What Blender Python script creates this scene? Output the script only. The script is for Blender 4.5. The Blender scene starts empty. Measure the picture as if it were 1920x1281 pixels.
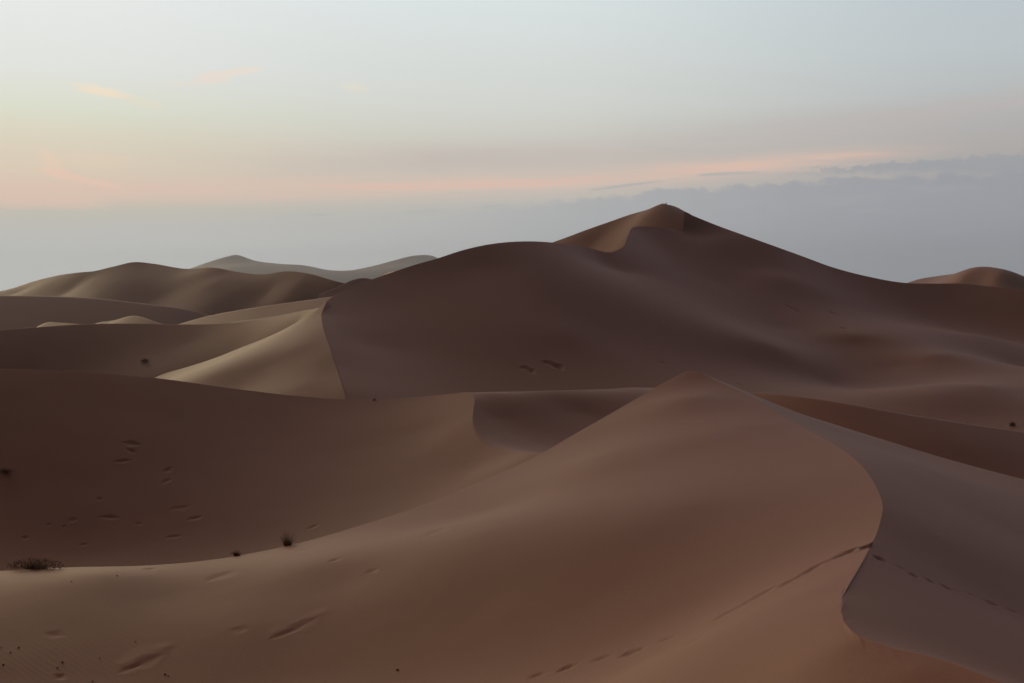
import bpy, math, random
import numpy as np
from mathutils import Vector

SC = bpy.context.scene
COL = SC.collection
random.seed(7)
RNG = np.random.RandomState(11)

# ------------------------------------------------------------------ camera, sky, sun, exposure
F = 2318.0            # focal length in photo pixels (1920 wide)
HOR = 560.0           # photo row of the horizon
cam_d = bpy.data.cameras.new("camera")
cam_d.sensor_width = 36.0
cam_d.lens = F * 36.0 / 1920.0
cam_d.shift_y = -(640.5 - HOR) / 1920.0
cam_d.clip_start = 0.1
cam_d.clip_end = 60000.0
cam = bpy.data.objects.new("camera", cam_d)
cam.rotation_euler = (math.radians(90), 0, 0)
COL.objects.link(cam)
SC.camera = cam

SC.view_settings.view_transform = 'Standard'
SC.view_settings.look = 'None'
SC.view_settings.gamma = 1.0
SC.view_settings.exposure = 0.0
SC.view_settings.use_curve_mapping = False
SC.cycles.max_bounces = 5
SC.cycles.diffuse_bounces = 3
SC.cycles.volume_bounces = 1
SC.cycles.use_denoising = True

SUN_AZ, SUN_EL = math.radians(-38), math.radians(9)   # azimuth from +Y, left of the view

def lin(r, g, b):
    def c(x):
        x /= 255.0
        return x / 12.92 if x <= 0.04045 else ((x + 0.055) / 1.055) ** 2.4
    return (c(r), c(g), c(b), 1.0)

world = bpy.data.worlds.new("World")
SC.world = world
world.use_nodes = True
WT = world.node_tree
WT.nodes.clear()

class G:
    """tiny node-graph helper"""
    def __init__(s, tree): s.t = tree
    def n(s, typ, **kw):
        x = s.t.nodes.new(typ)
        for k, v in kw.items(): setattr(x, k, v)
        return x
    def put(s, sock, v):
        if hasattr(v, 'is_output') or isinstance(v, bpy.types.NodeSocket): s.t.links.new(v, sock)
        else: sock.default_value = v
    def m(s, op, a, b=None, c=None, clamp=False):
        x = s.n('ShaderNodeMath', operation=op, use_clamp=clamp)
        s.put(x.inputs[0], a)
        if b is not None: s.put(x.inputs[1], b)
        if c is not None: s.put(x.inputs[2], c)
        return x.outputs[0]
    def smooth(s, v, a, b, lo=0.0, hi=1.0):
        x = s.n('ShaderNodeMapRange', interpolation_type='SMOOTHSTEP')
        s.put(x.inputs[0], v); s.put(x.inputs[1], a); s.put(x.inputs[2], b)
        x.inputs[3].default_value = lo; x.inputs[4].default_value = hi
        return x.outputs[0]
    def ramp(s, v, stops, a=0.0, b=1.0, interp='LINEAR'):
        mr = s.n('ShaderNodeMapRange'); s.put(mr.inputs[0], v); mr.inputs[1].default_value = a; mr.inputs[2].default_value = b
        x = s.n('ShaderNodeValToRGB'); x.color_ramp.interpolation = interp
        e = x.color_ramp.elements
        while len(e) < len(stops): e.new(0.5)
        for k, (p, c) in enumerate(stops):
            e[k].position = min(1, max(0, (p - a) / (b - a)))
        for k, (p, c) in enumerate(stops): e[k].color = c if len(c) == 4 else (*c, 1)
        s.t.links.new(mr.outputs[0], x.inputs[0])
        return x.outputs[0]
    def curve(s, v, pts, a, b):
        """scalar piecewise function through pts [(x, y)], smooth"""
        ys = [p[1] for p in pts]; lo, hi = min(ys), max(ys)
        st = [(p[0], ((p[1] - lo) / (hi - lo),) * 3) for p in pts]
        r = s.ramp(v, st, a, b, 'B_SPLINE' if False else 'LINEAR')
        return s.m('MULTIPLY_ADD', r, hi - lo, lo)
    def mix(s, f, a, b, blend='MIX'):
        x = s.n('ShaderNodeMix', data_type='RGBA', blend_type=blend)
        s.put(x.inputs[0], f); s.put(x.inputs[6], a); s.put(x.inputs[7], b)
        return x.outputs[2]
    def noise(s, vec, scale, detail=3, rough=0.5, dist=0.0):
        x = s.n('ShaderNodeTexNoise'); s.put(x.inputs['Vector'], vec)
        x.inputs['Scale'].default_value = scale; x.inputs['Detail'].default_value = detail
        x.inputs['Roughness'].default_value = rough; x.inputs['Distortion'].default_value = dist
        return x.outputs['Fac']
    def comb(s, x, y, z):
        c = s.n('ShaderNodeCombineXYZ'); s.put(c.inputs[0], x); s.put(c.inputs[1], y); s.put(c.inputs[2], z)
        return c.outputs[0]

def build_world():
    g = G(WT)
    tc = g.n('ShaderNodeTexCoord')
    sep = g.n('ShaderNodeSeparateXYZ'); WT.links.new(tc.outputs['Generated'], sep.inputs[0])
    x, y, z = sep.outputs
    az = g.m('ARCTAN2', x, y)                 # radians, 0 = view direction, + = right
    el = g.m('ARCSINE', z)
    A = lambda u: math.atan((u - 960) / F)    # where a feature of the sky stands
    E = lambda v, u=960: math.atan((HOR - v) / F * math.cos(A(u)))
    # clear sky: elevation ramps at left edge, centre, right edge of the view
    def col(stops): return g.ramp(el, [(E(v), lin(*c)) for v, c in stops], -0.02, 0.26)
    left = col([(560, (178, 180, 176)), (470, (186, 186, 180)), (400, (205, 198, 180)), (372, (230, 205, 183)), (330, (229, 212, 188)),
                (270, (226, 220, 196)), (225, (224, 228, 208)), (150, (228, 232, 226)), (0, (232, 236, 234))])
    mid = col([(560, (172, 175, 176)), (470, (176, 178, 178)), (400, (190, 190, 182)), (350, (208, 198, 186)), (300, (207, 199, 188)),
               (250, (209, 210, 200)), (200, (213, 217, 210)), (120, (214, 221, 217)), (0, (216, 227, 226))])
    right = col([(560, (139, 142, 148)), (470, (148, 150, 154)), (400, (156, 158, 161)), (330, (172, 171, 170)), (290, (178, 175, 172)),
                 (240, (180, 180, 179)), (200, (184, 190, 190)), (120, (188, 198, 200)), (0, (186, 198, 203))])
    c1 = g.mix(g.smooth(az, A(-100), A(1000)), left, mid)
    c2 = g.mix(g.smooth(az, A(900), A(2000)), c1, right)
    # soft uneven veil
    v3 = g.comb(g.m('MULTIPLY', az, 3.0), 0.0, g.m('MULTIPLY', el, 22.0))
    veil = g.noise(v3, 2.2, 4, 0.55, 0.4)
    # mauve-grey stratus above the band, centre to right
    s_c = g.curve(az, [(A(0), E(300)), (A(500), E(312)), (A(960), E(292)), (A(1300), E(268)), (A(1900), E(215))], -0.5, 0.5)
    s_d = g.m('ABSOLUTE', g.m('SUBTRACT', el, s_c))
    s_w = g.smooth(s_d, 0.000, 0.021, 1.0, 0.0)
    s_m = g.m('MULTIPLY', s_w, g.smooth(az, A(250), A(950)))
    s_m = g.m('MULTIPLY', s_m, g.smooth(veil, 0.32, 0.62, 0.25, 1.0))
    c3 = g.mix(g.m('MULTIPLY', s_m, 0.45), c2, lin(192, 182, 178))
    # peach streaks
    p_c = g.curve(az, [(A(0), E(372)), (A(400), E(362)), (A(700), E(352)), (A(1000), E(343)), (A(1300), E(322)), (A(1600), E(303)), (A(1900), E(293))], -0.5, 0.5)
    streak = g.noise(g.comb(g.m('MULTIPLY', az, 5.0), 3.0, g.m('MULTIPLY', el, 90.0)), 1.6, 4, 0.6, 0.3)
    p_d = g.m('ABSOLUTE', g.m('SUBTRACT', el, p_c))
    p_m = g.m('MULTIPLY', g.smooth(p_d, 0.001, 0.0135, 1.0, 0.0), g.smooth(streak, 0.3, 0.62, 0.45, 1.0))
    p_m = g.m('MULTIPLY', p_m, g.smooth(az, A(1400), A(1850), 1.0, 0.0))
    c4 = g.mix(g.m('MULTIPLY', p_m, 0.66), c3, lin(231, 200, 182))
    p_m2 = g.m('MULTIPLY', g.smooth(p_d, 0.0005, 0.0055, 1.0, 0.0), g.smooth(streak, 0.36, 0.56, 0.35, 1.0))
    p_m2 = g.m('MULTIPLY', p_m2, g.m('MULTIPLY', g.smooth(az, A(400), A(800)), g.smooth(az, A(1600), A(1850), 1.0, 0.0)))
    c4 = g.mix(g.m('MULTIPLY', p_m2, 0.6), c4, lin(234, 196, 176))
    # grey cloud bank near the horizon, its top edge climbs to the right and gets lumpy
    lump = g.noise(g.comb(g.m('MULTIPLY', az, 30.0), 0.0, g.m('MULTIPLY', el, 62.0)), 1.6, 6, 0.62)
    lump3 = g.noise(g.comb(g.m('MULTIPLY', az, 60.0), 5.0, g.m('MULTIPLY', el, 130.0)), 1.6, 6, 0.62)
    lump2 = g.noise(g.comb(g.m('MULTIPLY', az, 14.0), 7.0, g.m('MULTIPLY', el, 110.0)), 1.2, 5, 0.6)
    amp = g.smooth(az, A(650), A(1150), 0.002, 0.024)
    def edge(pts, n, a):
        base = g.curve(az, [(A(u), E(v, u)) for u, v in pts], -0.5, 0.5)
        return g.m('MULTIPLY_ADD', g.m('SUBTRACT', n, 0.5), a, base)
    e1 = edge([(-150, 412), (0, 408), (350, 404), (600, 400), (800, 392), (960, 382), (1100, 372), (1200, 362), (1350, 350), (1500, 340), (1700, 330), (1920, 322), (2050, 318)], lump, amp)
    soft = g.smooth(az, A(600), A(1100), 0.026, 0.0026)
    d1 = g.m('DIVIDE', g.m('SUBTRACT', e1, el), soft)
    b1 = g.smooth(d1, -0.5, 1.0)
    bank_c = g.mix(g.smooth(az, A(0), A(1920)), lin(204, 203, 198), lin(156, 160, 167))
    bank_low = g.mix(g.smooth(az, A(0), A(1920)), lin(206, 206, 203), lin(144, 147, 154))
    bank = g.mix(g.smooth(el, E(370), E(540)), bank_c, bank_low)
    bank = g.mix(g.smooth(lump2, 0.5, 0.75, 0.0, 0.22), bank, g.mix(0.5, bank, lin(200, 198, 194)))
    c5 = g.mix(g.m('MULTIPLY', b1, 0.93), c4, bank)
    # second, higher and darker strip of cumulus, right side
    e2 = edge([(1300, 340), (1450, 326), (1560, 314), (1700, 303), (1800, 295), (1920, 288), (2100, 276)], lump3, 0.022)
    e2b = edge([(1300, 330), (1450, 330), (1560, 322), (1700, 320), (1800, 322), (1920, 330), (2100, 340)], lump3, 0.016)
    b2 = g.m('MULTIPLY', g.smooth(g.m('SUBTRACT', e2, el), -0.0004, 0.0014), g.smooth(g.m('SUBTRACT', el, e2b), -0.004, 0.003))
    b2 = g.m('MULTIPLY', b2, g.smooth(az, A(1430), A(1600)))
    c6 = g.mix(g.m('MULTIPLY', b2, 0.7), c5, lin(156, 161, 168))
    # thin dark line of cloud at left, small dark slivers in the middle
    t_c = g.curve(az, [(A(200), E(408)), (A(450), E(407)), (A(650), E(403)), (A(900), E(392)), (A(1150), E(352)), (A(1300), E(331)), (A(1500), E(326))], -0.5, 0.5)
    t_m = g.smooth(g.m('ABSOLUTE', g.m('SUBTRACT', el, t_c)), 0.0002, 0.0022, 1.0, 0.0)
    t_m = g.m('MULTIPLY', t_m, g.smooth(lump2, 0.50, 0.62))
    t_m = g.m('MULTIPLY', t_m, g.m('MULTIPLY', g.smooth(az, A(330), A(420)), g.smooth(az, A(1350), A(1500), 1.0, 0.0)))
    c7 = g.mix(g.m('MULTIPLY', t_m, 0.55), c6, lin(166, 172, 174))
    # small peach wisps, high left
    wn = g.noise(g.comb(g.m('MULTIPLY', az, 14.0), 1.0, g.m('MULTIPLY', el, 60.0)), 2.0, 4, 0.55, 0.6)
    cur = c7
    for (u, v, hw, hh, tilt, s, c) in [(185, 170, 62, 10, 0.16, 0.85, (246, 228, 200)), (265, 192, 45, 9, 0.22, 0.5, (232, 224, 200)),
                                    (395, 147, 45, 13, -0.12, 0.8, (238, 222, 206)), (455, 133, 50, 8, -0.16, 0.6, (238, 224, 206)),
                                    (345, 157, 35, 5, -0.05, 0.3, (236, 224, 206)), (664, 164, 30, 9, 0.12, 0.5, (232, 225, 206)),
                                    (95, 305, 26, 22, 0.8, 0.5, (243, 212, 186)), (150, 336, 75, 9, 0.2, 0.75, (243, 205, 184)),
                                    (170, 300, 90, 16, 0.0, 0.3, (238, 214, 186)), (80, 378, 130, 16, 0.0, 0.5, (238, 202, 182))]:
        du = g.m('SUBTRACT', az, A(u)); dv = g.m('SUBTRACT', el, E(v, u))
        dv = g.m('MULTIPLY_ADD', du, tilt, dv)
        q = g.m('ADD', g.m('POWER', g.m('ABSOLUTE', g.m('DIVIDE', du, hw / F)), 2.0), g.m('POWER', g.m('ABSOLUTE', g.m('DIVIDE', dv, hh / F)), 2.0))
        q = g.m('ADD', q, g.m('MULTIPLY', g.m('SUBTRACT', wn, 0.5), 2.2))
        cur = g.mix(g.m('MULTIPLY', g.smooth(q, 0.0, 1.3, 1.0, 0.0), s), cur, lin(*c))
    # the rest of the dome: darker overhead and behind, an afterglow to the left
    dome = g.ramp(el, [(0.0, (0.42, 0.38, 0.38)), (0.3, (0.46, 0.45, 0.47)), (0.7, (0.26, 0.265, 0.30)), (1.57, (0.12, 0.125, 0.155))], 0.0, 1.57)
    back = g.smooth(y, -0.2, 0.85, 0.06, 1.0)                    # the sky behind the camera is already dusky
    dome = g.mix(1.0, dome, g.comb(back, g.m('MULTIPLY', back, 0.73), g.m('MULTIPLY', back, 0.82)), 'MULTIPLY')
    nish = g.n('ShaderNodeTexSky', sky_type='NISHITA', sun_disc=False)
    nish.sun_elevation = math.radians(2.0); nish.sun_rotation = SUN_AZ; nish.dust_density = 2.0
    dome = g.mix(1.0, dome, g.mix(1.0, nish.outputs[0], (0.012, 0.012, 0.012, 1), 'MULTIPLY'), 'ADD')
    sx, sy, sz = math.sin(SUN_AZ) * math.cos(SUN_EL), math.cos(SUN_AZ) * math.cos(SUN_EL), math.sin(SUN_EL)
    dp = g.n('ShaderNodeVectorMath', operation='DOT_PRODUCT'); WT.links.new(tc.outputs['Generated'], dp.inputs[0]); dp.inputs[1].default_value = (sx, sy, sz)
    glow = g.m('POWER', g.m('MAXIMUM', dp.outputs['Value'], 0.0), 5.0)
    dome = g.mix(g.m('MULTIPLY', glow, 1.0), dome, g.mix(1.0, dome, (1.05, 0.78, 0.52, 1), 'ADD'))
    inview = g.m('MULTIPLY', g.smooth(g.m('ABSOLUTE', az), 0.5, 1.1, 1.0, 0.0), g.smooth(el, 0.25, 0.60, 1.0, 0.0))
    cur = g.mix(1.0, cur, g.comb(g.smooth(el, -0.01, 0.11, 1.36, 1.11), g.smooth(el, -0.01, 0.11, 1.33, 1.085), g.smooth(el, -0.01, 0.11, 1.38, 1.10)), 'MULTIPLY')   # what the haze in front takes away
    fin = g.mix(inview, dome, cur)
    bg = g.n('ShaderNodeBackground'); g.put(bg.inputs[0], fin); bg.inputs[1].default_value = 1.0
    out = g.n('ShaderNodeOutputWorld'); WT.links.new(bg.outputs[0], out.inputs[0])
build_world()

sun_d = bpy.data.lights.new("sun", 'SUN')
sun_d.energy = 1.4
sun_d.angle = math.radians(45)
sun_d.color = (1.0, 0.84, 0.45)
sun = bpy.data.objects.new("sun", sun_d)
COL.objects.link(sun)
d = Vector((math.sin(SUN_AZ) * math.cos(SUN_EL), math.cos(SUN_AZ) * math.cos(SUN_EL), math.sin(SUN_EL)))
sun.rotation_euler = (-d).to_track_quat('-Z', 'Y').to_euler()

# ------------------------------------------------------------------ materials
def sand_material(name, ripple=0.0, tint=(1, 1, 1)):
    m = bpy.data.materials.new(name); m.use_nodes = True
    t = m.node_tree; g = G(t)
    b = t.nodes['Principled BSDF']
    tc = g.n('ShaderNodeTexCoord')
    pos = tc.outputs['Object']
    big = g.noise(pos, 0.035, 4, 0.55)
    fine = g.noise(pos, 9.0, 5, 0.7)
    c1 = tuple(a * k for a, k in zip((0.322, 0.129, 0.063), tint)) + (1,)
    c2 = tuple(a * k for a, k in zip((0.297, 0.119, 0.058), tint)) + (1,)
    c = g.mix(g.smooth(big, 0.3, 0.7), c1, c2)
    midn = g.noise(pos, 0.45, 5, 0.6)
    c = g.mix(g.smooth(midn, 0.35, 0.7, 0.0, 0.14), c, (0.25, 0.10, 0.056, 1))
    c = g.mix(g.smooth(fine, 0.3, 0.75, 0.0, 0.3), c, (0.21, 0.088, 0.05, 1))
    g.put(b.inputs['Base Color'], c)
    b.inputs['Roughness'].default_value = 0.62
    b.inputs['Specular IOR Level'].default_value = 0.25
    if ripple:
        wv = g.n('ShaderNodeTexWave', wave_type='BANDS', bands_direction='DIAGONAL')
        g.put(wv.inputs['Vector'], pos); wv.inputs['Scale'].default_value = 1.9
        wv.inputs['Distortion'].default_value = 5.0; wv.inputs['Detail'].default_value = 2.0; wv.inputs['Detail Scale'].default_value = 0.5
        patch = g.smooth(g.noise(pos, 0.12, 3, 0.5), 0.45, 0.7)
        h = g.m('ADD', g.m('MULTIPLY', g.m('MULTIPLY', wv.outputs['Fac'], patch), 0.35), g.m('MULTIPLY', fine, 0.5))
        bp = g.n('ShaderNodeBump'); bp.inputs['Strength'].default_value = ripple; bp.inputs['Distance'].default_value = 0.03
        g.put(bp.inputs['Height'], h); t.links.new(bp.outputs[0], b.inputs['Normal'])
    return m
SAND = sand_material("sand", 0.38)
SAND_FAR = sand_material("sand_far", 0.0)

# ------------------------------------------------------------------ terrain tools
def P(u, v, Y):
    """a landmark seen at photo pixel (u, v), standing Y metres ahead of the camera"""
    return (-(960 - u) / F * Y, Y, (HOR - v) / F * Y)
class W(tuple):
    """a point already in world metres"""
def to3(p): return tuple(p) if isinstance(p, W) else P(*p)

def catmull(pts, ts, tq):
    """Catmull-Rom on non-uniform knots"""
    pts = np.asarray(pts, float); n = len(pts)
    m = np.zeros_like(pts)
    d = (pts[1:] - pts[:-1]) / (ts[1:] - ts[:-1])[:, None]
    m[0] = d[0]; m[-1] = d[-1]
    w0 = (ts[1:-1] - ts[:-2]); w1 = (ts[2:] - ts[1:-1])
    m[1:-1] = (d[:-1] * w1[:, None] + d[1:] * w0[:, None]) / (w0 + w1)[:, None]
    k = np.clip(np.searchsorted(ts, tq, side='right') - 1, 0, n - 2)
    h = (ts[k + 1] - ts[k]); x = ((tq - ts[k]) / h)[:, None]; h = h[:, None]
    x2, x3 = x * x, x * x * x
    return (2 * x3 - 3 * x2 + 1) * pts[k] + (x3 - 2 * x2 + x) * h * m[k] + (-2 * x3 + 3 * x2) * pts[k + 1] + (x3 - x2) * h * m[k + 1]

class TPS:
    def __init__(s, P3, lam=0.0):
        P3 = np.asarray(P3, float)
        _, idx = np.unique(np.round(P3[:, :2], 2), axis=0, return_index=True); P3 = P3[idx]
        s.c = P3[:, :2].mean(0); s.k = 1.0 / (P3[:, :2].std() + 1e-9)
        X = (P3[:, :2] - s.c) * s.k; n = len(X)
        K = s.phi(((X[:, None] - X[None]) ** 2).sum(-1)) + lam * np.eye(n)
        Q = np.hstack([np.ones((n, 1)), X])
        A = np.zeros((n + 3, n + 3)); A[:n, :n] = K; A[:n, n:] = Q; A[n:, :n] = Q.T
        s.w = np.linalg.lstsq(A, np.concatenate([P3[:, 2], [0, 0, 0]]), rcond=None)[0]; s.X = X
    @staticmethod
    def phi(r2): return 0.5 * r2 * np.log(r2 + 1e-12)
    def __call__(s, xy):
        xy = (np.asarray(xy).reshape(-1, 2) - s.c) * s.k; out = np.empty(len(xy)); n = len(s.X)
        for i in range(0, len(xy), 40000):
            q = xy[i:i + 40000]
            r2 = (q ** 2).sum(1)[:, None] + (s.X ** 2).sum(1)[None] - 2 * q @ s.X.T
            out[i:i + 40000] = s.phi(np.maximum(r2, 0)) @ s.w[:n] + s.w[n] + q @ s.w[n + 1:]
        return out

def vnoise(x, y, seed):
    """smooth value noise"""
    r = np.random.RandomState(seed); T = r.rand(256, 256)
    xi = np.floor(x).astype(int); yi = np.floor(y).astype(int)
    fx = x - xi; fy = y - yi; fx = fx * fx * fx * (fx * (fx * 6 - 15) + 10); fy = fy * fy * fy * (fy * (fy * 6 - 15) + 10)
    g = lambda a, b: T[a % 256, b % 256]
    return ((g(xi, yi) * (1 - fx) + g(xi + 1, yi) * fx) * (1 - fy) + (g(xi, yi + 1) * (1 - fx) + g(xi + 1, yi + 1) * fx) * fy) - 0.5

SHEETS = {}
def sheet(name, curves, ctrl, ns, nts, powers=None, soften=None, stride=None, rough=None, jag=None, mat=None, dents=None):
    """A dune as one mesh. curves: matching polylines from the near foot over the crest to the far foot;
    between two neighbouring curves the height is a thin-plate surface through both of them and ctrl[k]."""
    ci = max(range(len(curves)), key=lambda i: len(curves[i]) * 0 + (1 if i == 1 else 0))
    pix = []
    for p in curves[1]:
        x, y, z = to3(p); pix.append((x / y * F, z / y * F))
    pix = np.array(pix); ch = np.maximum(np.hypot(*(pix[1:] - pix[:-1]).T), 1.0) + 2.0
    ts = np.concatenate([[0], np.cumsum(ch)]); tq = np.linspace(0, ts[-1], ns)
    C = [catmull([to3(p) for p in c], ts, tq) for c in curves]
    tdata = np.linspace(0, ts[-1], 150 if name == 'foreground_dune' else 90)
    D = [catmull([to3(p) for p in c], ts, np.unique(np.concatenate([tdata, ts]))) for c in curves]
    rows = []; crest_rows = []
    for k in range(len(curves) - 1):
        f = TPS(np.vstack([D[k][::(3 if k == 0 else 1)], D[k + 1][::(3 if k + 1 == len(curves) - 1 else 1)], np.array([to3(p) for p in ctrl[k]] or np.zeros((0, 3)))]))
        n = nts[k]; t = np.linspace(0, 1, n)
        pw = (powers or [1] * 9)[k]
        t = 1 - (1 - t) ** pw if k == 0 else t ** pw
        xy = C[k][None, :, :2] * (1 - t)[:, None, None] + C[k + 1][None, :, :2] * t[:, None, None]
        if k and k == len(curves) - 2:      # the hidden lee side runs straight down to its foot
            z = C[k][None, :, 2] * (1 - t)[:, None] + C[k + 1][None, :, 2] * t[:, None]
        else:
            z = f(xy.reshape(-1, 2)).reshape(n, ns)
        # pull the ends onto the curves exactly
        e0 = C[k][:, 2] - z[0]; e1 = C[k + 1][:, 2] - z[-1]
        z += np.exp(-((t) / 0.03) ** 2)[:, None] * e0 + np.exp(-((1 - t) / 0.03) ** 2)[:, None] * e1
        g = np.dstack([xy, z])
        if k: g = g[1:]
        rows.append(g); crest_rows.append(sum(len(r) for r in rows) - 1)
    V = np.concatenate(rows, 0)
    cr = crest_rows[0]
    if soften is not None:
        w = np.interp(tq, *soften(ts))
        B = V.copy(); R = min(cr, len(V) - cr - 1, 60)
        for it in range(int(w.max())):
            nb = B.copy()
            k = stride or 1
            if stride: R = min(cr, len(V) - cr - 1) - k - 1; R = min(R, 90)
            nb[cr - R:cr + R] = 0.25 * B[cr - R - k:cr + R - k] + 0.5 * B[cr - R:cr + R] + 0.25 * B[cr - R + k:cr + R + k]
            a = np.clip(w - it, 0, 1)[None, :, None]
            B = B * (1 - a) + nb * a
        V = B
    if jag is not None:
        J = jag(tq, ts); dc = np.hypot(V[..., 0] - V[cr, :, 0], V[..., 1] - V[cr, :, 1])
        V = V + np.exp(-(dc / 0.55) ** 2)[..., None] * J[None]
    if rough:
        for lam, amp, sd in rough:
            V[..., 2] += amp * vnoise(V[..., 0] / lam + 31, V[..., 1] / lam + 57, sd)
    if dents: V[..., 2] += dents(V)
    R, S = V.shape[:2]
    me = bpy.data.meshes.new(name)
    vv = V.reshape(-1, 3).astype(np.float32)
    i = np.arange((R - 1) * (S - 1)); r, c = i // (S - 1), i % (S - 1); a = r * S + c
    q = np.stack([a, a + 1, a + S + 1, a + S], 1).astype(np.int32)
    me.vertices.add(len(vv)); me.vertices.foreach_set('co', vv.ravel())
    me.loops.add(q.size); me.loops.foreach_set('vertex_index', q.ravel())
    me.polygons.add(len(q)); me.polygons.foreach_set('loop_start', np.arange(0, q.size, 4, dtype=np.int32))
    me.polygons.foreach_set('use_smooth', np.ones(len(q), bool))
    me.update(calc_edges=True); me.validate()
    me.materials.append(mat or SAND_FAR)
    o = bpy.data.objects.new(name, me); COL.objects.link(o); o['kind'] = 'structure'
    SHEETS[name] = V
    return o

def proj(V): return 960 + V[..., 0] / V[..., 1] * F, HOR - V[..., 2] / V[..., 1] * F
def locate(V, u, v):
    """the surface point of a dune that the photo shows at pixel (u, v)"""
    pu, pv = proj(V); ok = V[..., 1] > 5
    d2 = np.where(ok, (pu - u) ** 2 + (pv - v) ** 2, 1e18)
    best = d2.min(); cand = np.where(d2 < best + 4.0, V[..., 1], 1e9)
    return V.reshape(-1, 3)[cand.argmin()]

def strokes(lst):
    """grooves and mounds pressed into sand: (u0,v0,u1,v1, half width m, height m)"""
    def f(V):
        dz = np.zeros(V.shape[:2])
        for (u0, v0, u1, v1, hw, h) in lst:
            a = locate(V, u0, v0)[:2]; b = locate(V, u1, v1)[:2]
            ab = b - a; L2 = max((ab ** 2).sum(), 1e-6)
            px, py = V[..., 0] - a[0], V[..., 1] - a[1]
            t = np.clip((px * ab[0] + py * ab[1]) / L2, 0, 1)
            dd = np.hypot(px - t * ab[0], py - t * ab[1])
            taper = 0.35 + 0.65 * np.sin(np.pi * np.clip(t, 0.02, 0.98)) ** 0.7
            x = dd / (hw * taper * (0.8 + 0.9 * (vnoise(px / (hw * 2.0) + u0, py / (hw * 2.0) + v0, 77) + 0.5) ** 1.5))
            dz += h * (np.exp(-x * x) - 0.16 * np.exp(-((x - 1.9) / 0.8) ** 2)) * (taper if h < 0 else 1)
        return dz
    return f

# ------------------------------------------------------------------ foreground dune
fg_crest = [(-700, 1120, 40), (-420, 1100, 44), (-150, 1085, 47), (0, 1070, 49), (130, 1063, 50), (250, 1061, 51), (350, 1054, 52), (500, 1031, 55), (640, 996, 58),
            (780, 951, 62), (900, 903, 66), (1020, 848, 70), (1100, 801, 73), (1200, 743, 77), (1260, 709, 79.3), (1297, 694.5, 80), (1340, 712, 77.6),
            (1400, 741, 73), (1470, 782, 66), (1560, 831, 57), (1610, 868, 51), (1640, 908, 46), (1655, 950, 42), (1647, 990, 39), (1625, 1035, 35.5),
            (1605, 1068, 33), (1582, 1112, 30), (1577, 1135, 28.4), (1583, 1165, 26.8), (1605, 1192, 25.4), (1650, 1212, 24.5), (1750, 1236, 23.3), (1850, 1272, 22),
            (2000, 1340, 20), (2300, 1500, 17)]
fx = [-30, -24, -19, -16, -14.5, -13, -12, -10.5, -9, -7.5, -6.2, -5, -4, -3, -2.5, -2, -1.6, -1.2, -0.7, -0.2, 0.2, 0.5, 0.8, 1.0, 1.2, 1.5, 2.0, 2.8, 3.7, 4.6, 5.6, 6.4, 7.1, 8, 9.3]
fz = np.interp(fx, [-30, -10, 0, 4, 9.3], [-12.6, -12.2, -11.4, -9.4, -7.2])
fg_foot = [W((a, 12.0, b)) for a, b in zip(fx, fz)]
fg_c = []
right = [(1345, 714, 79.8), (1400, 736, 79.3), (1450, 757, 78.6), (1500, 776, 78), (1550, 792, 77.5), (1600, 808, 77), (1660, 826, 76), (1720, 844, 75.5), (1790, 864, 75),
         (1850, 880, 74), (1920, 898, 73), (1990, 916, 72), (2060, 935, 71), (2130, 955, 70), (2200, 975, 68), (2350, 1015, 64), (2500, 1080, 58), (2700, 1200, 50), (3000, 1400, 42)]
for i, p in enumerate(fg_crest):
    x, y, z = P(*p)
    if i < 15: fg_c.append(W((x - 0.3, y + 4.0, z - 1.9)))
    elif i == 15: fg_c.append(W((x + 0.4, y + 2.6, z - 0.62)))
    else: fg_c.append(right[i - 16])
fg_back = []
for i, p in enumerate(fg_c):
    x, y, z = to3(p)
    fg_back.append(W((x - 1 if i < 15 else x + 4, y + 26, z - 15)))
fg_front_ctrl = [(1294, 745, 73.0), (1150, 1000, 45.63), (1150, 1100, 41.11), (1150, 1200, 37.09), (1150, 1281, 31.52), (1400, 1281, 26.03), (1450, 1150, 30.8), (1300, 1150, 36.86), (1400, 1050, 40.12), (960, 1281, 36.09), (960, 1150, 41.11), (900, 1000, 49.24), (700, 1100, 45.62), (700, 1281, 38.34), (500, 1281, 39.23), (300, 1150, 44.66), (0, 1281, 38.75), (300, 1281, 39.36), (1300, 850, 58.72), (1450, 950, 45.5), (1150, 850, 62.48), (1290, 950, 47.38), (917, 958, 57.61), (795, 956, 61.08), (932, 1034, 46.44), (1108, 878, 60.12), (1226, 1132, 38.84), (913, 1132, 42.32), (639, 1093, 46.6), (835, 1250, 38.55), (1187, 1250, 33.69), (313, 1113, 46.67), (587, 1054, 49.35), (195, 1077, 48.24), (39, 1250, 39.91), (469, 1171, 43.38), (313, 1250, 40.45), (606, 1230, 40.7), (1341, 962, 46.07), (1528, 1102, 32.13), (1341, 1196, 30.63), (1716, 1258, 22.95), (1435, 797, 63.73), (1388, 844, 57.83), (1100, 830, 68.92)]
fg_right_ctrl = [(1750, 1000, 41.01), (1800, 1029, 40.59), (1900, 1090, 39.61), (1700, 1150, 29.97), (1800, 1180, 30.41), (1920, 1200, 32.11), (1920, 1281, 26.95), (1800, 900, 60.46), (1700, 880, 55.74), (1650, 840, 68.16), (1900, 1000, 49.36), (1920, 950, 59.32), (1481, 788, 64.82), (1716, 985, 41.18), (1716, 1055, 36.57), (1904, 1149, 36.19)]
tracks = []
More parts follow.
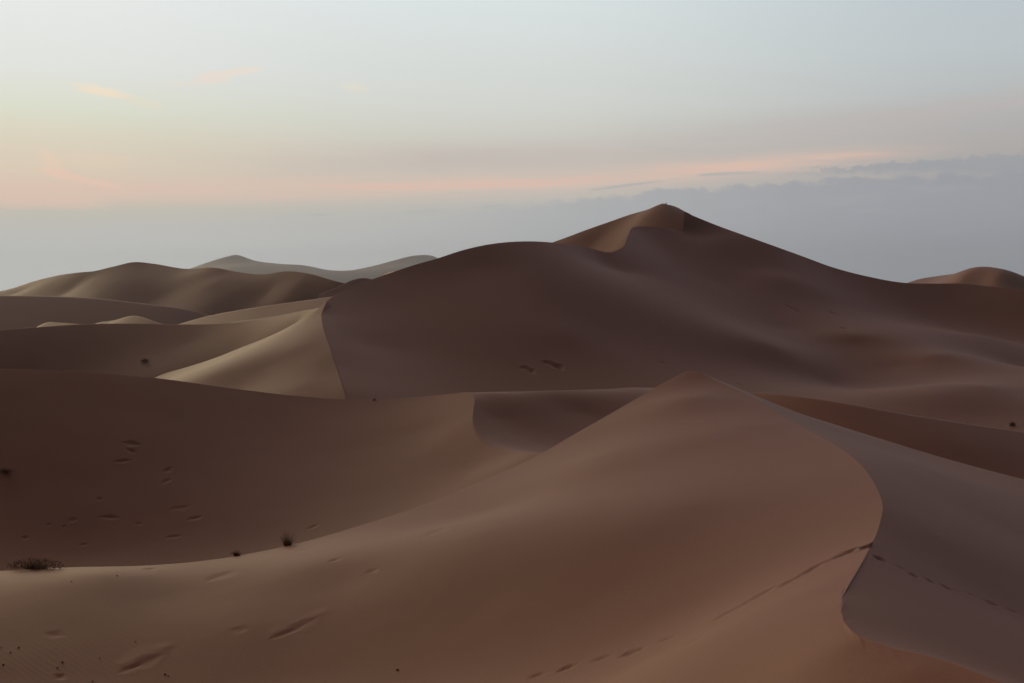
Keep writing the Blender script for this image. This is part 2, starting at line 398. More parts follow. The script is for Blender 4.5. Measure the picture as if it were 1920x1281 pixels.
print_marks = [
    # footprints crossing the lit face
    (993, 1269, 1022, 1261, .10, -.055), (1046, 1259, 1083, 1245, .10, -.075), (1112, 1239, 1145, 1229, .10, -.06), (1163, 1231, 1206, 1214, .12, -.085),
    (1198, 1218, 1207, 1215, .08, -.05), (1236, 1202, 1266, 1192, .10, -.06), (1280, 1210, 1324, 1184, .12, -.03),
    (1339, 1161, 1400, 1129, .16, -.05), (1400, 1129, 1455, 1098, .16, -.06), (1455, 1103, 1500, 1078, .15, -.07), (1500, 1078, 1545, 1052, .15, -.08),
    (1567, 1045, 1605, 1026, .14, -.11), (1545, 1056, 1570, 1041, .10, -.05), (1612, 1026, 1632, 1022, .16, -.12),
    # scars and scour hollows left of centre
    (507, 1197, 560, 1178, .12, -.035), (540, 1184, 590, 1160, .2, -.04), (520, 1181, 600, 1148, .5, .025), (225, 1260, 262, 1246, .13, -.035), (252, 1250, 296, 1229, .2, -.05), (236, 1243, 310, 1212, .5, .03),
    (106, 1271, 121, 1265, .12, -.06), (90, 1187, 117, 1191, .2, -.04), (434, 1181, 461, 1179, .2, -.03), (391, 1087, 434, 1071, .35, -.04),
    (272, 1067, 289, 1064, .25, -.06), (548, 1036, 590, 1025, .4, -.04), (803, 1003, 830, 990, .35, -.06), (812, 992, 838, 988, .2, -.04), (622, 1052, 632, 1047, .2, -.05),
    (688, 1073, 704, 1067, .2, -.04)]
right_marks = [(1640, 1041, 1661, 1054, .12, -.10), (1680, 1060, 1699, 1069, .09, -.05), (1704, 1074, 1719, 1079, .10, -.08), (1736, 1085, 1749, 1091, .10, -.08),
               (1766, 1098, 1783, 1103, .10, -.09), (1789, 1105, 1796, 1108, .08, -.05), (1813, 1111, 1824, 1115, .09, -.06), (1850, 1127, 1871, 1134, .09, -.07), (1892, 1142, 1905, 1148, .09, -.06)]

def fg_jag(tq, ts):
    """the brink crumbles a little near the camera"""
    k = fg_crest.index((1582, 1112, 30))
    w = np.exp(-((tq - ts[k + 1]) / 110.0) ** 2)
    o = np.zeros((len(tq), 3))
    o[:, 0] = w * 0.17 * (vnoise(tq / 17.0, tq * 0 + 3.5, 5) + 0.3 * vnoise(tq / 7.0, tq * 0 + 9.5, 6))
    o[:, 1] = w * 0.16 * vnoise(tq / 23.0, tq * 0 + 1.5, 8)
    return o
def fg_soft(ts):
    i = lambda p: fg_crest.index(p)
    a, b, c, d = ts[i((1297, 694.5, 80))], ts[i((1400, 741, 73))], ts[i((1470, 782, 66))], ts[i((1610, 868, 51))]
    return [0, a - 60, a + 30, b, c, d, d + 120, ts[-1]], [14, 16, 16, 40, 150, 20, 2, 1]

sheet("foreground_dune", [fg_foot, fg_crest, fg_c, fg_back], [fg_front_ctrl, fg_right_ctrl, []], 1300, [620, 330, 30], [1.3, 1.25, 1], soften=fg_soft,
      rough=[(9, .09, 1), (3.1, .03, 2), (0.9, .006, 3)], jag=fg_jag, mat=SAND, dents=strokes([m[:4] + (m[4], m[5] * (0.8 if m[0] > 990 else 0.6)) for m in print_marks + right_marks]))

# the dune the photographer stands on: its brink is just below the camera
n_crest = [W((x, 0.4 + 0.02 * abs(x), -1.8 - 0.0012 * x * x)) for x in (-60, -40, -25, -15, -8, 0, 8, 15, 25, 40, 60)]
n_foot = [W((p[0] * 1.02, p[1] + 17, p[2] - 11.2)) for p in n_crest]
n_back = [W((p[0], p[1] - 50, p[2] - 12)) for p in n_crest]
def near_dune():
    # crest seen from above: give the row spacing its own measure
    me_ = sheet("near_dune", [n_foot, n_crest, n_back], [[], []], 120, [60, 30], [1, 1], mat=SAND)
near_dune()

# ------------------------------------------------------------------ basin behind it
b_crest = [(-500, 670, 122.44), (-250, 684, 123.68), (0, 693, 127.74), (150, 698, 131.83), (300, 710, 136.56), (450, 730, 140.03), (560, 742, 141.36), (650, 748, 141.52), (740, 747, 141.24), (800, 743, 140.57), (850, 738.5, 139.43), (878, 737, 138.3), (889, 745, 136.09), (888, 765, 132.18), (887, 790, 127.76), (896, 813, 123.72), (920, 832, 120.03), (960, 843, 116.27), (1010, 849, 111.42), (1060, 862, 107.93)]
bx = [-65, -50, -38, -33, -27, -21, -17, -13, -10, -8.5, -7.5, -7, -6.5, -6, -5.5, -5, -4, -3, -1, 1]
bz = np.interp(bx, [-65, -17, 0, 28], [-24, -22.5, -19.5, -18])
b_foot = [W((a, 84.0, c)) for a, c in zip(bx, bz)]
b_far = [(900, 736.3, 139.5), (930, 735.6, 140.5), (970, 734.8, 141.7), (1020, 733.6, 143.5), (1080, 731.8, 146.5), (1140, 729.6, 150), (1200, 727, 154), (1350, 733, 168)]       # the crest runs on behind the side ridge
b_c = [W((to3(p)[0] - .3, to3(p)[1] + 3.0, to3(p)[2] - 1.3)) for p in b_crest[:11]] + [W((to3(b_crest[11])[0] + .3, to3(b_crest[11])[1] + 2.2, to3(b_crest[11])[2] - .3))] + b_far
b_back = [W((to3(p)[0] - 2, to3(p)[1] + 42, to3(p)[2] - 19)) for p in b_c]
b_ctrl = [(150, 850, 116.43), (150, 960, 107.13), (150, 1040, 100.93), (500, 900, 118.73), (500, 1020, 104.85), (800, 810, 128.94), (800, 920, 112.2), (640, 850, 126.14), (300, 780, 128.15), (-100, 850, 111.76), (350, 900, 116.42), (300, 1020, 104.22), (700, 780, 136.23), (39, 819, 116.7), (274, 819, 122.88), (508, 819, 129.56), (78, 897, 111.01), (587, 917, 116.99), (235, 1015, 103.93), (508, 975, 109.91), (639, 800, 133.4), (795, 878, 118.56), (835, 897, 114.24), (560, 760, 138.76), (100, 720, 127.74), (850, 800, 128.03), (880, 880, 115.05)]
basin_marks = [(231, 829, 262, 832, .8, -.45), (240, 840, 252, 848, .7, -.4), (217, 865, 244, 861, .6, -.35), (309, 884, 323, 876, .5, -.35), (305, 905, 319, 897, .4, -.25), (182, 934, 192, 934, .5, -.25),
               (188, 968, 225, 970, .5, -.3), (129, 974, 145, 973, .5, -.2), (254, 980, 265, 980, .4, -.25), (354, 974, 380, 967, .5, -.25), (313, 1007, 340, 1003, .45, -.3),
               (321, 954, 356, 948, .6, -.18), (42, 1007, 55, 1007, .5, -.25), (150, 1021, 166, 1019, .4, -.2), (118, 987, 124, 987, .4, -.25), (88, 983, 96, 983, .4, -.2), (579, 991, 597, 981, .5, -.25)]
b_soft = lambda ts: ([0, ts[10], ts[12], ts[-1]], [1, 1, 60, 60])
sheet("basin_dune", [b_foot, b_crest, b_c, b_back], [b_ctrl, [(1000, 790, 132.6), (1090, 775, 139), (930, 785, 131.2)], []], 900, [420, 260, 24], [1.3, 1.3, 1], soften=b_soft, stride=3, rough=[(25, .14, 12), (8, .05, 13), (2.6, .025, 14)], dents=strokes([m[:4] + (m[4] * 0.43, m[5] * 0.23) for m in basin_marks]))

# ------------------------------------------------------------------ slope on the left and the lit flank of the big dune
k_crest = [(-500, 640, 510), (-200, 628, 540), (0, 617, 570), (70, 612, 580), (150, 607, 590), (250, 605, 600), (330, 607, 600), (420, 606, 592), (500, 598, 575), (560, 588, 550), (605, 582, 522), (640, 600, 500), (720, 640, 480)]
kx = [-210, -190, -170, -160, -150, -140, -128, -114, -100, -90, -80, -70, -60]
k_foot = [W((a, 515, -46)) for a in kx]
k_back = [W((to3(p)[0] - 2, to3(p)[1] + 45, to3(p)[2] - 24)) for i, p in enumerate(k_crest)]
k_ctrl = [(450, 648, 559), (300, 700, 547), (350, 645, 577.5), (560, 600, 543), (150, 690, 553), (0, 690, 541), (-200, 690, 500)]
k_soft = lambda ts: ([0, ts[-1]], [6, 6])
sheet("left_slope", [k_foot, k_crest, k_back], [k_ctrl, []], 500, [200, 24], [1.2, 1], soften=k_soft, rough=[(60, .35, 22), (19, .12, 23)])
f_crest = [(200, 770, 590), (250, 735, 560), (280, 714, 545), (300, 704, 532), (350, 688, 508), (400, 671, 482), (450, 652, 458), (500, 632, 440), (560, 602, 424), (598, 577, 424), (612, 566, 428), (605, 580, 420), (603, 587, 416.35), (606, 610, 399.1),
           (618, 650, 375.16), (632, 690, 356.44), (645, 730, 336.73), (655, 765, 323.84)]
f_foot = [W((a, 285, c)) for a, c in zip([-120, -112, -105, -99, -93, -87, -81, -76, -70, -65, -62, -60, -58, -55, -52, -49, -46, -43], np.linspace(-50, -34, 18))]
f_back = [W((to3(p)[0] + (-2 if i < 9 else 16), to3(p)[1] + (16 if i < 9 else 12), to3(p)[2] - 9)) for i, p in enumerate(f_crest)]
f_ctrl = [(500, 690, 371.68), (400, 700, 375.72), (560, 650, 381.9), (560, 725, 345.84), (450, 730, 358.58), (600, 690, 359.22)]
f_soft = lambda ts: ([0, ts[8], ts[10], ts[12], ts[15], ts[-1]], [8, 8, 2, 2, 8, 14])
sheet("lit_flank", [f_foot, f_crest, f_back], [f_ctrl, []], 600, [260, 24], [1.2, 1], soften=f_soft, rough=[(60, .5, 22), (19, .15, 23)])

# ------------------------------------------------------------------ the big dune
g_crest = [(672, 800, 312.74), (655, 765, 323.42), (645, 730, 336), (632, 690, 356.41), (618, 650, 375.52), (606, 610, 399.5), (603, 587, 417.46), (612, 567, 431.12), (640, 548, 445.85), (680, 530, 459.46), (735, 510, 474.24), (770, 498, 480.93), (820, 484, 490.52), (870, 468, 500.47), (910, 459, 506.25), (960, 453, 514.89), (1000, 452, 522.18), (1035, 454, 530.89), (1100, 463, 547.94), (1150, 471, 553.3), (1170, 460, 569.23), (1178, 440, 595.2), (1184, 428, 613.24), (1210, 424, 624.13), (1250, 427, 629.94), (1279, 429, 637.71), (1282, 412, 642.91), (1283, 397, 648.41), (1300, 404, 648.34), (1350, 424, 644.24), (1400, 442, 632.53), (1450, 460, 627.64), (1500, 478, 628.31), (1560, 500, 624.61), (1620, 516, 621.31), (1700, 530, 616.67), (1750, 531, 616.06), (1800, 531, 615.45), (1850, 536, 610.41), (1920, 545, 600.53), (2100, 560, 588.2), (2400, 590, 547.87)]
gx = np.concatenate([[-34, -32, -30, -28, -26.5, -25, -24, -23, -21, -18, -15, -12, -9, -5, -1, 3, 7, 11, 18, 24, 30, 35, 40, 46, 54, 62, 68, 74, 80, 90, 100, 110, 120, 132, 145, 160, 172, 184, 196, 212, 240, 280]])
g_foot = [W((a, 300, b)) for a, b in zip(gx, np.interp(gx, [-34, 0, 80, 170, 280], [-37, -44, -44, -37, -33]))]
g_back = [W((to3(p)[0] + (14 if i < 8 else 10), to3(p)[1] + (10 if i < 8 else 55), to3(p)[2] - (8 if i < 8 else 26))) for i, p in enumerate(g_crest)]
g_ctrl = [(900, 600, 435.39), (900, 680, 399.67), (900, 740, 368.99), (700, 650, 394.2), (750, 560, 449.77), (700, 720, 349.34), (1100, 600, 448.02), (1100, 690, 405.23), (1200, 520, 525.71), (1250, 600, 465.88), (1350, 680, 434.44), (1250, 470, 596.93), (1350, 530, 569.5), (1450, 575, 545.3), (1450, 650, 460.82), (1450, 700, 434.25), (1600, 548, 594.56), (1600, 582, 561.26), (1600, 628, 501.67), (1600, 645, 493.2), (1600, 690, 463.39), (1560, 720, 440.89), (1750, 605, 571.38), (1900, 640, 545.37), (1750, 665, 464.9), (1920, 690, 483.36), (1750, 740, 368.44), (1850, 780, 348.73), (1920, 740, 373.25), (2200, 700, 422.77), (660, 607, 412.79), (893, 507, 483.74), (993, 523, 477.68), (993, 573, 452.22), (760, 690, 377.89), (1060, 623, 431.67), (1160, 640, 434.96), (1160, 507, 531.23), (1156, 542, 487.23), (1417, 620, 488.58), (1339, 451, 623.29), (1417, 503, 595.04), (1391, 542, 564.4), (1474, 522, 583.34), (1724, 585, 585.81), (1474, 616, 515.15), (1692, 685, 462.8), (1411, 679, 442.12), (1848, 725, 377.96), (1848, 632, 528.8), (1880, 663, 499.59)]
big_marks = [(978, 687, 990, 689, 1.3, -.8), (990, 689, 1000, 699, 1.5, -.9), (1018, 677, 1036, 681, 1.5, -.8), (1036, 681, 1056, 692, 1.9, -1.2), (1235, 676, 1250, 683, 1.2, -.4), (1468, 568, 1500, 586, 1.6, -.6),
             (1552, 582, 1570, 588, 1.6, -.6), (1590, 586, 1604, 588, 1.4, -.4), (1576, 612, 1585, 615, 1.3, -.7), (1380, 716, 1388, 722, 1.0, -.5)]
g_soft = lambda ts: ([0, ts[3], ts[6], ts[8], ts[9], ts[18], ts[22], ts[-1]], [14, 8, 2, 2, 5, 5, 1, 3])
sheet("big_dune", [g_foot, g_crest, g_back], [g_ctrl, []], 1300, [460, 24], [1.25, 1], soften=g_soft, rough=[(70, .35, 32), (22, .14, 33)], dents=strokes([m[:4] + (m[4] * 0.75, m[5] * 0.55) for m in big_marks]))

# lit facet of the summit, behind the near ridge
s_crest = [(1000, 470, 712), (1030, 457, 709), (1060, 446, 705), (1100, 431, 700), (1140, 417, 695), (1180, 403, 691), (1220, 391, 686), (1236, 384.6, 683.5), (1243, 381.8, 682), (1250, 383.2, 681), (1265, 387, 679), (1283, 396, 676), (1310, 413, 676), (1340, 445, 680)]
s_foot = [W((a, y, z)) for a, y, z in zip(np.linspace(5, 92, 14), np.linspace(665, 624, 14), np.linspace(6, 27, 14))]
s_back = [W((to3(p)[0] + 16, to3(p)[1] + 40, to3(p)[2] - 22)) for p in s_crest]
s_ctrl = [(1265, 420, 650), (1200, 415, 668), (1120, 450, 686), (1150, 458, 668), (1240, 405, 661)]
sheet("summit_dune", [s_foot, s_crest, s_back], [s_ctrl, []], 420, [120, 20], [1.1, 1])

# ------------------------------------------------------------------ ridge at the right, between foreground and big dune
i_crest = [(1150, 790, 251.52), (1250, 765, 252.27), (1350, 741, 251.87), (1410, 735, 249.1), (1500, 742, 240.52), (1600, 757, 233.02), (1700, 775, 228.47), (1800, 790, 226.55), (1920, 808, 226.55), (2100, 840, 223.12), (2400, 900, 209.48)]
i_foot = [W((to3(p)[0] - 8, to3(p)[1] - 55, -38)) for p in i_crest]
i_back = [W((to3(p)[0] + 10, to3(p)[1] + 75, -36)) for p in i_crest]
i_ctrl = [(1920, 880, 207.95), (1700, 830, 216.18), (1500, 780, 232.58), (1474, 747, 241.09), (1817, 835, 215.25), (1900, 850, 214.07)]
i_soft = lambda ts: ([0, ts[-1]], [22, 22])
sheet("right_ridge", [i_foot, i_crest, i_back], [i_ctrl, []], 500, [160, 90], [1.2, 1.1], soften=i_soft, rough=[(30, .35, 42), (11, .08, 43)])

# ------------------------------------------------------------------ dunes at the left, farther off
l_crest = [(-700, 556, 1500), (-200, 552, 1450), (0, 546, 1420), (20, 545, 1400), (60, 527, 1345), (100, 517, 1312), (150, 509, 1280), (175, 507, 1270), (215, 498, 1270), (250, 490, 1275), (290, 493, 1270),
           (350, 503, 1240), (400, 501, 1215), (440, 508, 1195), (490, 514, 1165), (540, 509, 1140), (580, 514, 1115), (640, 530, 1080), (700, 537, 1065), (800, 545, 1050)]
l_foot = [W((x, 1060, -44)) for x in np.linspace(-860, -80, len(l_crest))]
l_back = [W((to3(p)[0] + 10, to3(p)[1] + 90, to3(p)[2] - 45)) for p in l_crest]
l_ctrl = [(100, 535, 1274), (130, 545, 1246), (165, 530, 1240), (215, 528, 1222), (250, 530, 1216), (300, 560, 1178), (400, 530, 1173), (400, 570, 1129), (500, 550, 1129), (150, 590, 1130), (250, 600, 1136), (450, 590, 1108), (560, 535, 1109), (30, 549, 1308), (-60, 554, 1295)]
l_soft = lambda ts: ([0, ts[-1]], [3, 3])
sheet("far_left_dune", [l_foot, l_crest, l_back], [l_ctrl, []], 700, [220, 20], [1.2, 1], soften=l_soft, rough=[(90, 1.5, 52), (30, .4, 53)])

def small_dune(name, crest, drop, run, lean=0.0, back=1.0, n=(160, 60), ctrl=()):
    """a dune ridge: crest polyline, the near face falls 'drop' over 'run' metres"""
    foot = [W((to3(p)[0] - lean, to3(p)[1] - run, to3(p)[2] - drop)) for p in crest]
    bk = [W((to3(p)[0] + lean, to3(p)[1] + run * back, to3(p)[2] - drop * 1.1)) for p in crest]
    return sheet(name, [foot, crest, bk], [list(ctrl), []], n[0], [n[1], 20], [1, 1], soften=lambda ts: ([0, ts[-1]], [2, 2]))

small_dune("flat_dune", [(-700, 556, 940), (-200, 554, 980), (0, 552, 1010), (80, 553, 1020), (160, 556, 1030), (260, 566, 1040), (360, 580, 1050), (440, 604, 1060), (520, 640, 1070)], 50, 130, -20)
small_dune("peak_dune", [(165, 612, 720), (185, 604, 712), (212, 600, 702), (255, 591, 688), (278, 597, 676), (305, 607, 664), (330, 618, 656)], 18, 40, 14)
small_dune("low_dune", [(60, 618, 690), (75, 610, 684), (92, 603, 676), (112, 604, 668), (150, 607, 656), (180, 612, 648)], 16, 40, 14)
small_dune("strip_dune", [(290, 622, 690), (330, 608, 685), (390, 591, 675), (470, 576, 660), (560, 563, 645), (650, 552, 628), (720, 552, 612), (780, 560, 600)], 30, 75, 14)
small_dune("low_strip_dune", [(400, 618, 640), (430, 605, 630), (500, 594, 610), (600, 575, 575), (650, 566, 545), (700, 570, 520)], 24, 50, 20)
small_dune("bump_dune", [(600, 550, 860), (640, 534, 880), (655, 526, 890), (680, 520, 900), (700, 523, 905), (730, 535, 910), (760, 545, 910)], 24, 60)
small_dune("lit_bump_dune", [(680, 540, 900), (700, 525, 860), (722, 513, 830), (740, 506, 800), (760, 509, 770), (800, 520, 740), (840, 530, 720)], 26, 60, 16)
small_dune("far_right_dune", [(1640, 560, 1650), (1700, 530, 1620), (1730, 521, 1600), (1760, 517, 1590), (1790, 513, 1560), (1820, 508, 1540), (1850, 503, 1500), (1875, 505, 1480), (1900, 514, 1450), (1925, 523, 1430), (2000, 545, 1400), (2150, 560, 1400)], 70, 190, 40,
           ctrl=[(1800, 528, 1440), (1870, 522, 1400)])
small_dune("hazy_dune", [(200, 550, 9000), (300, 525, 9000), (355, 503, 9000), (400, 487, 9100), (430, 478, 9150), (445, 475, 9150), (460, 480, 9100), (480, 487, 9000), (520, 493, 8900), (575, 497, 8850), (620, 506, 8800),
                         (640, 507, 8850), (700, 497, 9000), (740, 486, 9100), (780, 477, 9200), (812, 478, 9200), (830, 486, 9100), (900, 505, 9000), (1000, 540, 9000)], 420, 1700, 100,
           ctrl=[(445, 500, 8500), (600, 530, 8000), (760, 500, 8600)])

# the desert floor under everything, to the horizon
def ground():
    me = bpy.data.meshes.new("ground")
    n = 96; rad = [0, 60, 150, 400, 1000, 3000, 8000, 14000]
    vs = [(0, 0, -46)]; fs = []
    for r in rad[1:]:
        for k in range(n):
            a = 2 * math.pi * k / n
            vs.append((r * math.sin(a), r * math.cos(a) + 200, -46 + 0.8 * math.sin(a * 7 + r)))
    for k in range(n): fs.append((0, 1 + (k + 1) % n, 1 + k))
    for j in range(len(rad) - 2):
        for k in range(n):
            a = 1 + j * n + k; b = 1 + j * n + (k + 1) % n
            fs.append((a, b, b + n, a + n))
    me.from_pydata(vs, [], fs); me.materials.append(SAND_FAR)
    o = bpy.data.objects.new("ground", me); COL.objects.link(o); o['kind'] = 'structure'
ground()

# ------------------------------------------------------------------ things on the sand
def plain(name, col, rough=0.85):
    m = bpy.data.materials.new(name); m.use_nodes = True
    g = G(m.node_tree); b = m.node_tree.nodes['Principled BSDF']
    tc = g.n('ShaderNodeTexCoord')
    n = g.noise(tc.outputs['Object'], 14.0, 3, 0.6)
    g.put(b.inputs['Base Color'], g.mix(n, tuple(c * 0.65 for c in col) + (1,), tuple(min(1, c * 1.35) for c in col) + (1,)))
    b.inputs['Roughness'].default_value = rough; b.inputs['Specular IOR Level'].default_value = 0.2
    return m
M_TWIG = plain("twig", (0.19, 0.11, 0.065)); M_GREEN = plain("dry_leaf", (0.17, 0.135, 0.07)); M_STONE = plain("stone", (0.42, 0.38, 0.34))
M_PEBBLE = plain("dark_pebble", (0.15, 0.085, 0.055)); M_COAT = plain("coat", (0.06, 0.065, 0.085)); M_SKIN = plain("skin", (0.30, 0.17, 0.12)); M_TROUSER = plain("trousers", (0.035, 0.035, 0.045))

def tag(o, label, cat, group=None):
    o['label'] = label; o['category'] = cat
    if group: o['group'] = group
    return o
def link_mesh(name, vs, fs, mat, parent=None, loc=(0, 0, 0)):
    me = bpy.data.meshes.new(name); me.from_pydata([tuple(v) for v in vs], [], fs); me.materials.append(mat); me.update()
    o = bpy.data.objects.new(name, me); COL.objects.link(o)
    if parent: o.parent = parent
    else: o.location = loc
    return o
def twigs(rs, n, rx, ry, h, r0, base=(0.3, 0.3), lean=1.0):
    """n bent tapering three-sided twigs fanning out of one root patch"""
    vs, fs = [], []
    for _ in range(n):
        a = rs.uniform(0, 2 * math.pi); k = math.sqrt(rs.rand())
        bx_, by_ = base[0] * rx * k * math.cos(a), base[1] * ry * k * math.sin(a)
        ex, ey = rx * k * math.cos(a) * lean + rs.normal(0, .12) * rx, ry * k * math.sin(a) * lean + rs.normal(0, .12) * ry
        hh = h * (1 - 0.55 * k * k) * rs.uniform(0.55, 1.0)
        start = len(vs)
        for j, t in enumerate((0, 0.35, 0.7, 1.0)):
            c = np.array([bx_ + (ex - bx_) * t ** 1.4 + rs.normal(0, .02) * rx, by_ + (ey - by_) * t ** 1.4, hh * t - 0.06 * (j == 0)])
            r = r0 * (1 - 0.8 * t)
            for q in range(3):
                b = a + q * 2.094
                vs.append(c + np.array([r * math.cos(b), r * math.sin(b), 0]))
        for j in range(3):
            for q in range(3):
                p, p2 = start + j * 3 + q, start + j * 3 + (q + 1) % 3
                fs.append((p, p2, p2 + 3, p + 3))
    return vs, fs
def leaves(rs, n, rx, ry, h, size):
    vs, fs = [], []
    for _ in range(n):
        a = rs.uniform(0, 2 * math.pi); k = math.sqrt(rs.rand())
        c = np.array([rx * k * math.cos(a), ry * k * math.sin(a), h * rs.rand() ** 0.8 * (1 - 0.6 * k * k)])
        d = rs.normal(0, 1, 3); d /= np.linalg.norm(d); e = np.cross(d, rs.normal(0, 1, 3)); e /= np.linalg.norm(e)
        s_ = size * rs.uniform(0.6, 1.4); i = len(vs)
        vs += [c - d * s_, c + e * s_ * .3, c + d * s_, c - e * s_ * .3]; fs.append((i, i + 1, i + 2, i + 3))
    return vs, fs
def shrub(name, at, seed, rx, ry, h, n, r0, label, cat="shrub", group=None, leafy=0, leaf=0.05, leafmat=None, parts=True):
    rs = np.random.RandomState(seed)
    if parts:
        e = bpy.data.objects.new(name, None); COL.objects.link(e); e.location = at; e.empty_display_size = 0.2
        link_mesh("stem", *twigs(rs, n, rx, ry, h, r0), M_TWIG, e)
        if leafy: link_mesh("foliage", *leaves(rs, leafy, rx, ry, h, leaf), leafmat or M_GREEN, e)
    else:
        v1, f1 = twigs(rs, n, rx, ry, h, r0); v2, f2 = leaves(rs, leafy, rx, ry, h * .9, leaf)
        e = link_mesh(name, v1 + v2, f1 + [tuple(i + len(v1) for i in f) for f in f2], M_TWIG, None, at)
    return tag(e, label, cat, group)
S = SHEETS
def on(sheet_name, u, v, dz=-0.03, dy=0.0):
    p = locate(S[sheet_name], u, v); return (float(p[0]), float(p[1]) + dy, float(p[2]) + dz)

shrub("dry_shrub", on("foreground_dune", 536, 1020, 0.0, 0.35), 3, .50, .45, .72, 95, .008, "dark twiggy shrub poking up behind the pale rim of the foreground dune", leafy=60, leaf=.03, leafmat=M_TWIG)
shrub("grass_tuft", on("foreground_dune", 62, 1066, 0.0, 0.25), 5, 1.15, .5, .42, 240, .006, "wide olive clump of dry grass on the dune rim at the left edge", "grass tuft", leafy=900, leaf=.04)
shrub("low_scrub", on("foreground_dune", 440, 1040, 0.0, 0.3), 8, .36, .2, .26, 90, .008, "low flat scrub on the dune rim, between grass clump and twiggy shrub", "scrub", leafy=40, leaf=.03, leafmat=M_TWIG)
shrub("low_shrub", on("basin_dune", 10, 884), 12, .95, .6, .42, 150, .013, "dark low shrub on the shadowed bowl slope at the left edge", leafy=160, leaf=.05, leafmat=M_TWIG)
shrub("desert_bush", on("left_slope", 271, 677), 14, 2.0, 1.3, 1.7, 200, .035, "dark round bush alone on the slope left of the lit dune flank", "bush", leafy=500, leaf=.14, leafmat=M_TWIG)
shrub("desert_bush", on("big_dune", 1899, 797), 15, .95, .8, 1.25, 180, .03, "larger dark bush in the hollow at the right edge, beyond the dark ridge", "bush", leafy=380, leaf=.1, leafmat=M_TWIG)
shrub("small_bush", on("big_dune", 1812, 795), 16, .55, .5, .75, 80, .025, "tiny dark bush in the right hollow, left of the larger one", "bush", leafy=120, leaf=.08, leafmat=M_TWIG, parts=False)
shrub("small_bush", on("big_dune", 1921, 792), 17, .6, .5, .9, 80, .025, "small bush cut by the right edge of the photo, beside the larger one", "bush", leafy=120, leaf=.08, leafmat=M_TWIG, parts=False)
shrub("small_bush", on("left_slope", 118, 693), 18, .8, .5, .5, 60, .025, "very small bush just above the crest of the dark bowl, far left", "bush", leafy=80, leaf=.08, leafmat=M_TWIG, parts=False)

def stone_mesh(seed, rx, ry, rz):
    import bmesh
    rs = np.random.RandomState(seed); bm = bmesh.new(); bmesh.ops.create_icosphere(bm, subdivisions=2, radius=1.0)
    for v in bm.verts:
        k = 1 + rs.normal(0, .09); v.co = Vector((v.co.x * rx * k, v.co.y * ry * k, max(v.co.z, -.5) * rz * k))
    me = bpy.data.meshes.new("stone"); bm.to_mesh(me); bm.free(); return me
def put(name, me, mat, loc, label, cat, group=None):
    if not me.materials: me.materials.append(mat)
    o = bpy.data.objects.new(name, me); COL.objects.link(o); o.location = loc; return tag(o, label, cat, group)
put("pale_stone", stone_mesh(1, .17, .12, .12), M_STONE, on("basin_dune", 701, 747, .05), "tiny whitish stone on the bowl crest below the big dune", "stone")
put("pale_stone", stone_mesh(2, .055, .05, .10), M_STONE, on("foreground_dune", 37, 1064, .30, 0.0), "tiny pale upright stone in front of the olive grass clump", "stone")
peb = stone_mesh(3, .038, .03, .024)
for k, (u, v) in enumerate([(188, 1233), (172, 1277), (107, 1251), (117, 1242), (309, 1265), (316, 1266), (2, 1214), (20, 1222), (36, 1214), (5, 1246), (252, 1203), (135, 1089), (219, 1078)]):
    p = put("pebble", peb, M_PEBBLE, on("foreground_dune", u, v, .01), "speck-sized dark pebble strewn on the lower left sand", "pebble", "dark pebbles on the lower left sand")
    p.rotation_euler = (0, 0, k * 1.3); p.scale = (0.7 + 0.12 * (k % 5),) * 3
p = put("pebble", peb, M_PEBBLE, on("foreground_dune", 745, 1257, .01), "lone dark pebble near the bottom edge, left of the footprints", "pebble")
p.scale = (1.3, 1.3, 1.3)

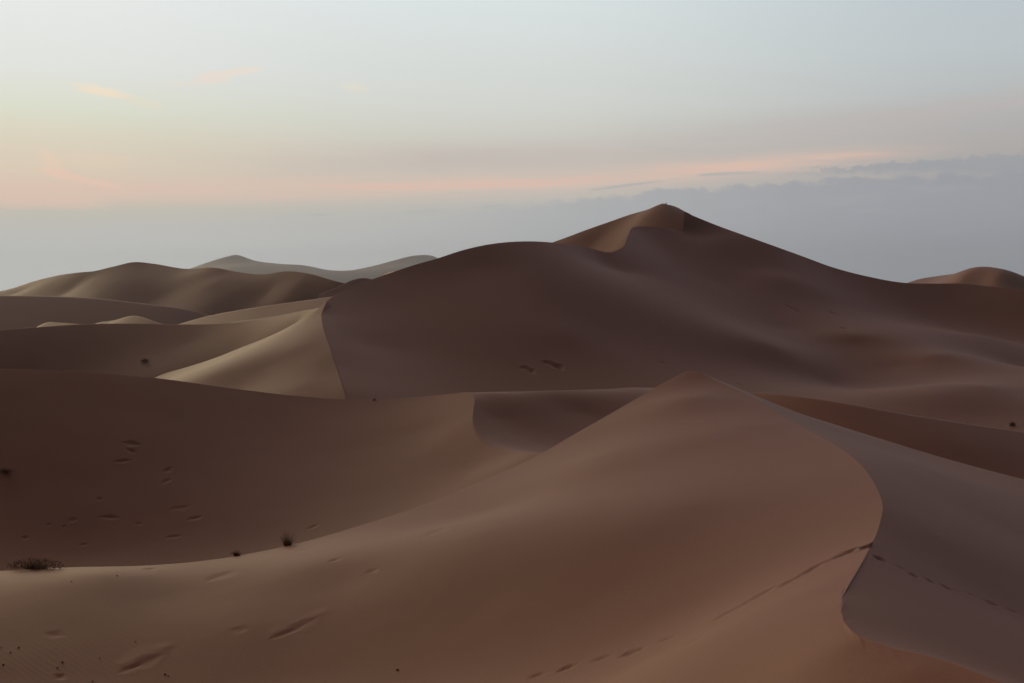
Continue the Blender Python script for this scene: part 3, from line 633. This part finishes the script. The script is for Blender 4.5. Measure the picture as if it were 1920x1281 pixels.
def person(at, yaw):
    """a standing figure: one skinned body, with a coat, trousers and hair over it"""
    def skin(name, pts, edges, mat, parent, sub=2):
        me = bpy.data.meshes.new(name); me.from_pydata([p[:3] for p in pts], edges, [])
        o = bpy.data.objects.new(name, me); COL.objects.link(o); o.parent = parent
        o.modifiers.new("skin", 'SKIN'); o.modifiers.new("sub", 'SUBSURF').levels = sub; o.modifiers["sub"].render_levels = sub
        for i, p in enumerate(pts):
            me.skin_vertices[0].data[i].radius = (p[3], p[3] * (p[4] if len(p) > 4 else 1)); me.skin_vertices[0].data[i].use_root = (i == 0)
        me.materials.append(mat); return o
    root = bpy.data.objects.new("person", None); COL.objects.link(root); root.location = at; root.rotation_euler = (0, 0, yaw)
    tag(root, "tiny person in dark clothes standing by the very top of the highest dune", "person")
    B = [(0, 0, .92, .13), (0, .01, 1.15, .12), (0, .01, 1.36, .13), (0, 0, 1.48, .055), (0, 0, 1.56, .085), (0, .01, 1.66, .09)]
    E = [(0, 1), (1, 2), (2, 3), (3, 4), (4, 5)]
    for sx in (-1, 1):
        n = len(B); B += [(sx * .18, 0, 1.38, .06), (sx * .26, .02, 1.12, .045), (sx * .25, -.10, .88, .035), (sx * .25, -.13, .80, .035)]
        E += [(2, n), (n, n + 1), (n + 1, n + 2), (n + 2, n + 3)]
        n = len(B); B += [(sx * .10, 0, .84, .085), (sx * .12, -.01, .48, .06), (sx * .13, .02, .09, .042), (sx * .14, -.15, .04, .04)]
        E += [(0, n), (n, n + 1), (n + 1, n + 2), (n + 2, n + 3)]
    skin("body", B, E, M_SKIN, root)
    Cc = [(0, 0, .84, .19), (0, .01, 1.12, .17), (0, .01, 1.38, .17), (0, 0, 1.47, .09)]; Ec = [(0, 1), (1, 2), (2, 3)]
    for sx in (-1, 1):
        n = len(Cc); Cc += [(sx * .20, 0, 1.37, .085), (sx * .28, .02, 1.11, .07), (sx * .26, -.09, .90, .055)]; Ec += [(2, n), (n, n + 1), (n + 1, n + 2)]
    skin("coat", Cc, Ec, M_COAT, root)
    Tt = [(0, 0, .90, .16)]; Et = []
    for sx in (-1, 1):
        n = len(Tt); Tt += [(sx * .11, 0, .80, .11), (sx * .12, -.01, .48, .085), (sx * .13, .02, .10, .07)]; Et += [(0, n), (n, n + 1), (n + 1, n + 2)]
    skin("trousers", Tt, Et, M_TROUSER, root)
    skin("hair", [(0, .03, 1.66, .085), (0, .02, 1.71, .07)], [(0, 1)], M_PEBBLE, root)
person(on("summit_dune", 1249, 383.5, -0.05), math.radians(160))

# ------------------------------------------------------------------ desert haze: one closed box of thin air
def haze_box():
    import bmesh
    bm = bmesh.new(); bmesh.ops.create_cube(bm, size=1.0)
    me = bpy.data.meshes.new("haze"); bm.to_mesh(me); bm.free()
    o = bpy.data.objects.new("haze", me); COL.objects.link(o)
    x0, x1, y0, y1, z0, z1 = -15500, 15500, -15000, 15500, -560, 560
    o.scale = (x1 - x0, y1 - y0, z1 - z0); o.location = ((x0 + x1) / 2, (y0 + y1) / 2, (z0 + z1) / 2)
    m = bpy.data.materials.new("haze"); m.use_nodes = True; t = m.node_tree; t.nodes.clear()
    v = t.nodes.new('ShaderNodeVolumePrincipled'); v.inputs['Color'].default_value = (0.66, 0.84, 1.0, 1); v.inputs['Density'].default_value = 6.1e-5
    v.inputs['Anisotropy'].default_value = 0.32
    t.links.new(v.outputs[0], t.nodes.new('ShaderNodeOutputMaterial').inputs['Volume'])
    me.materials.append(m); o['kind'] = 'stuff'
haze_box()
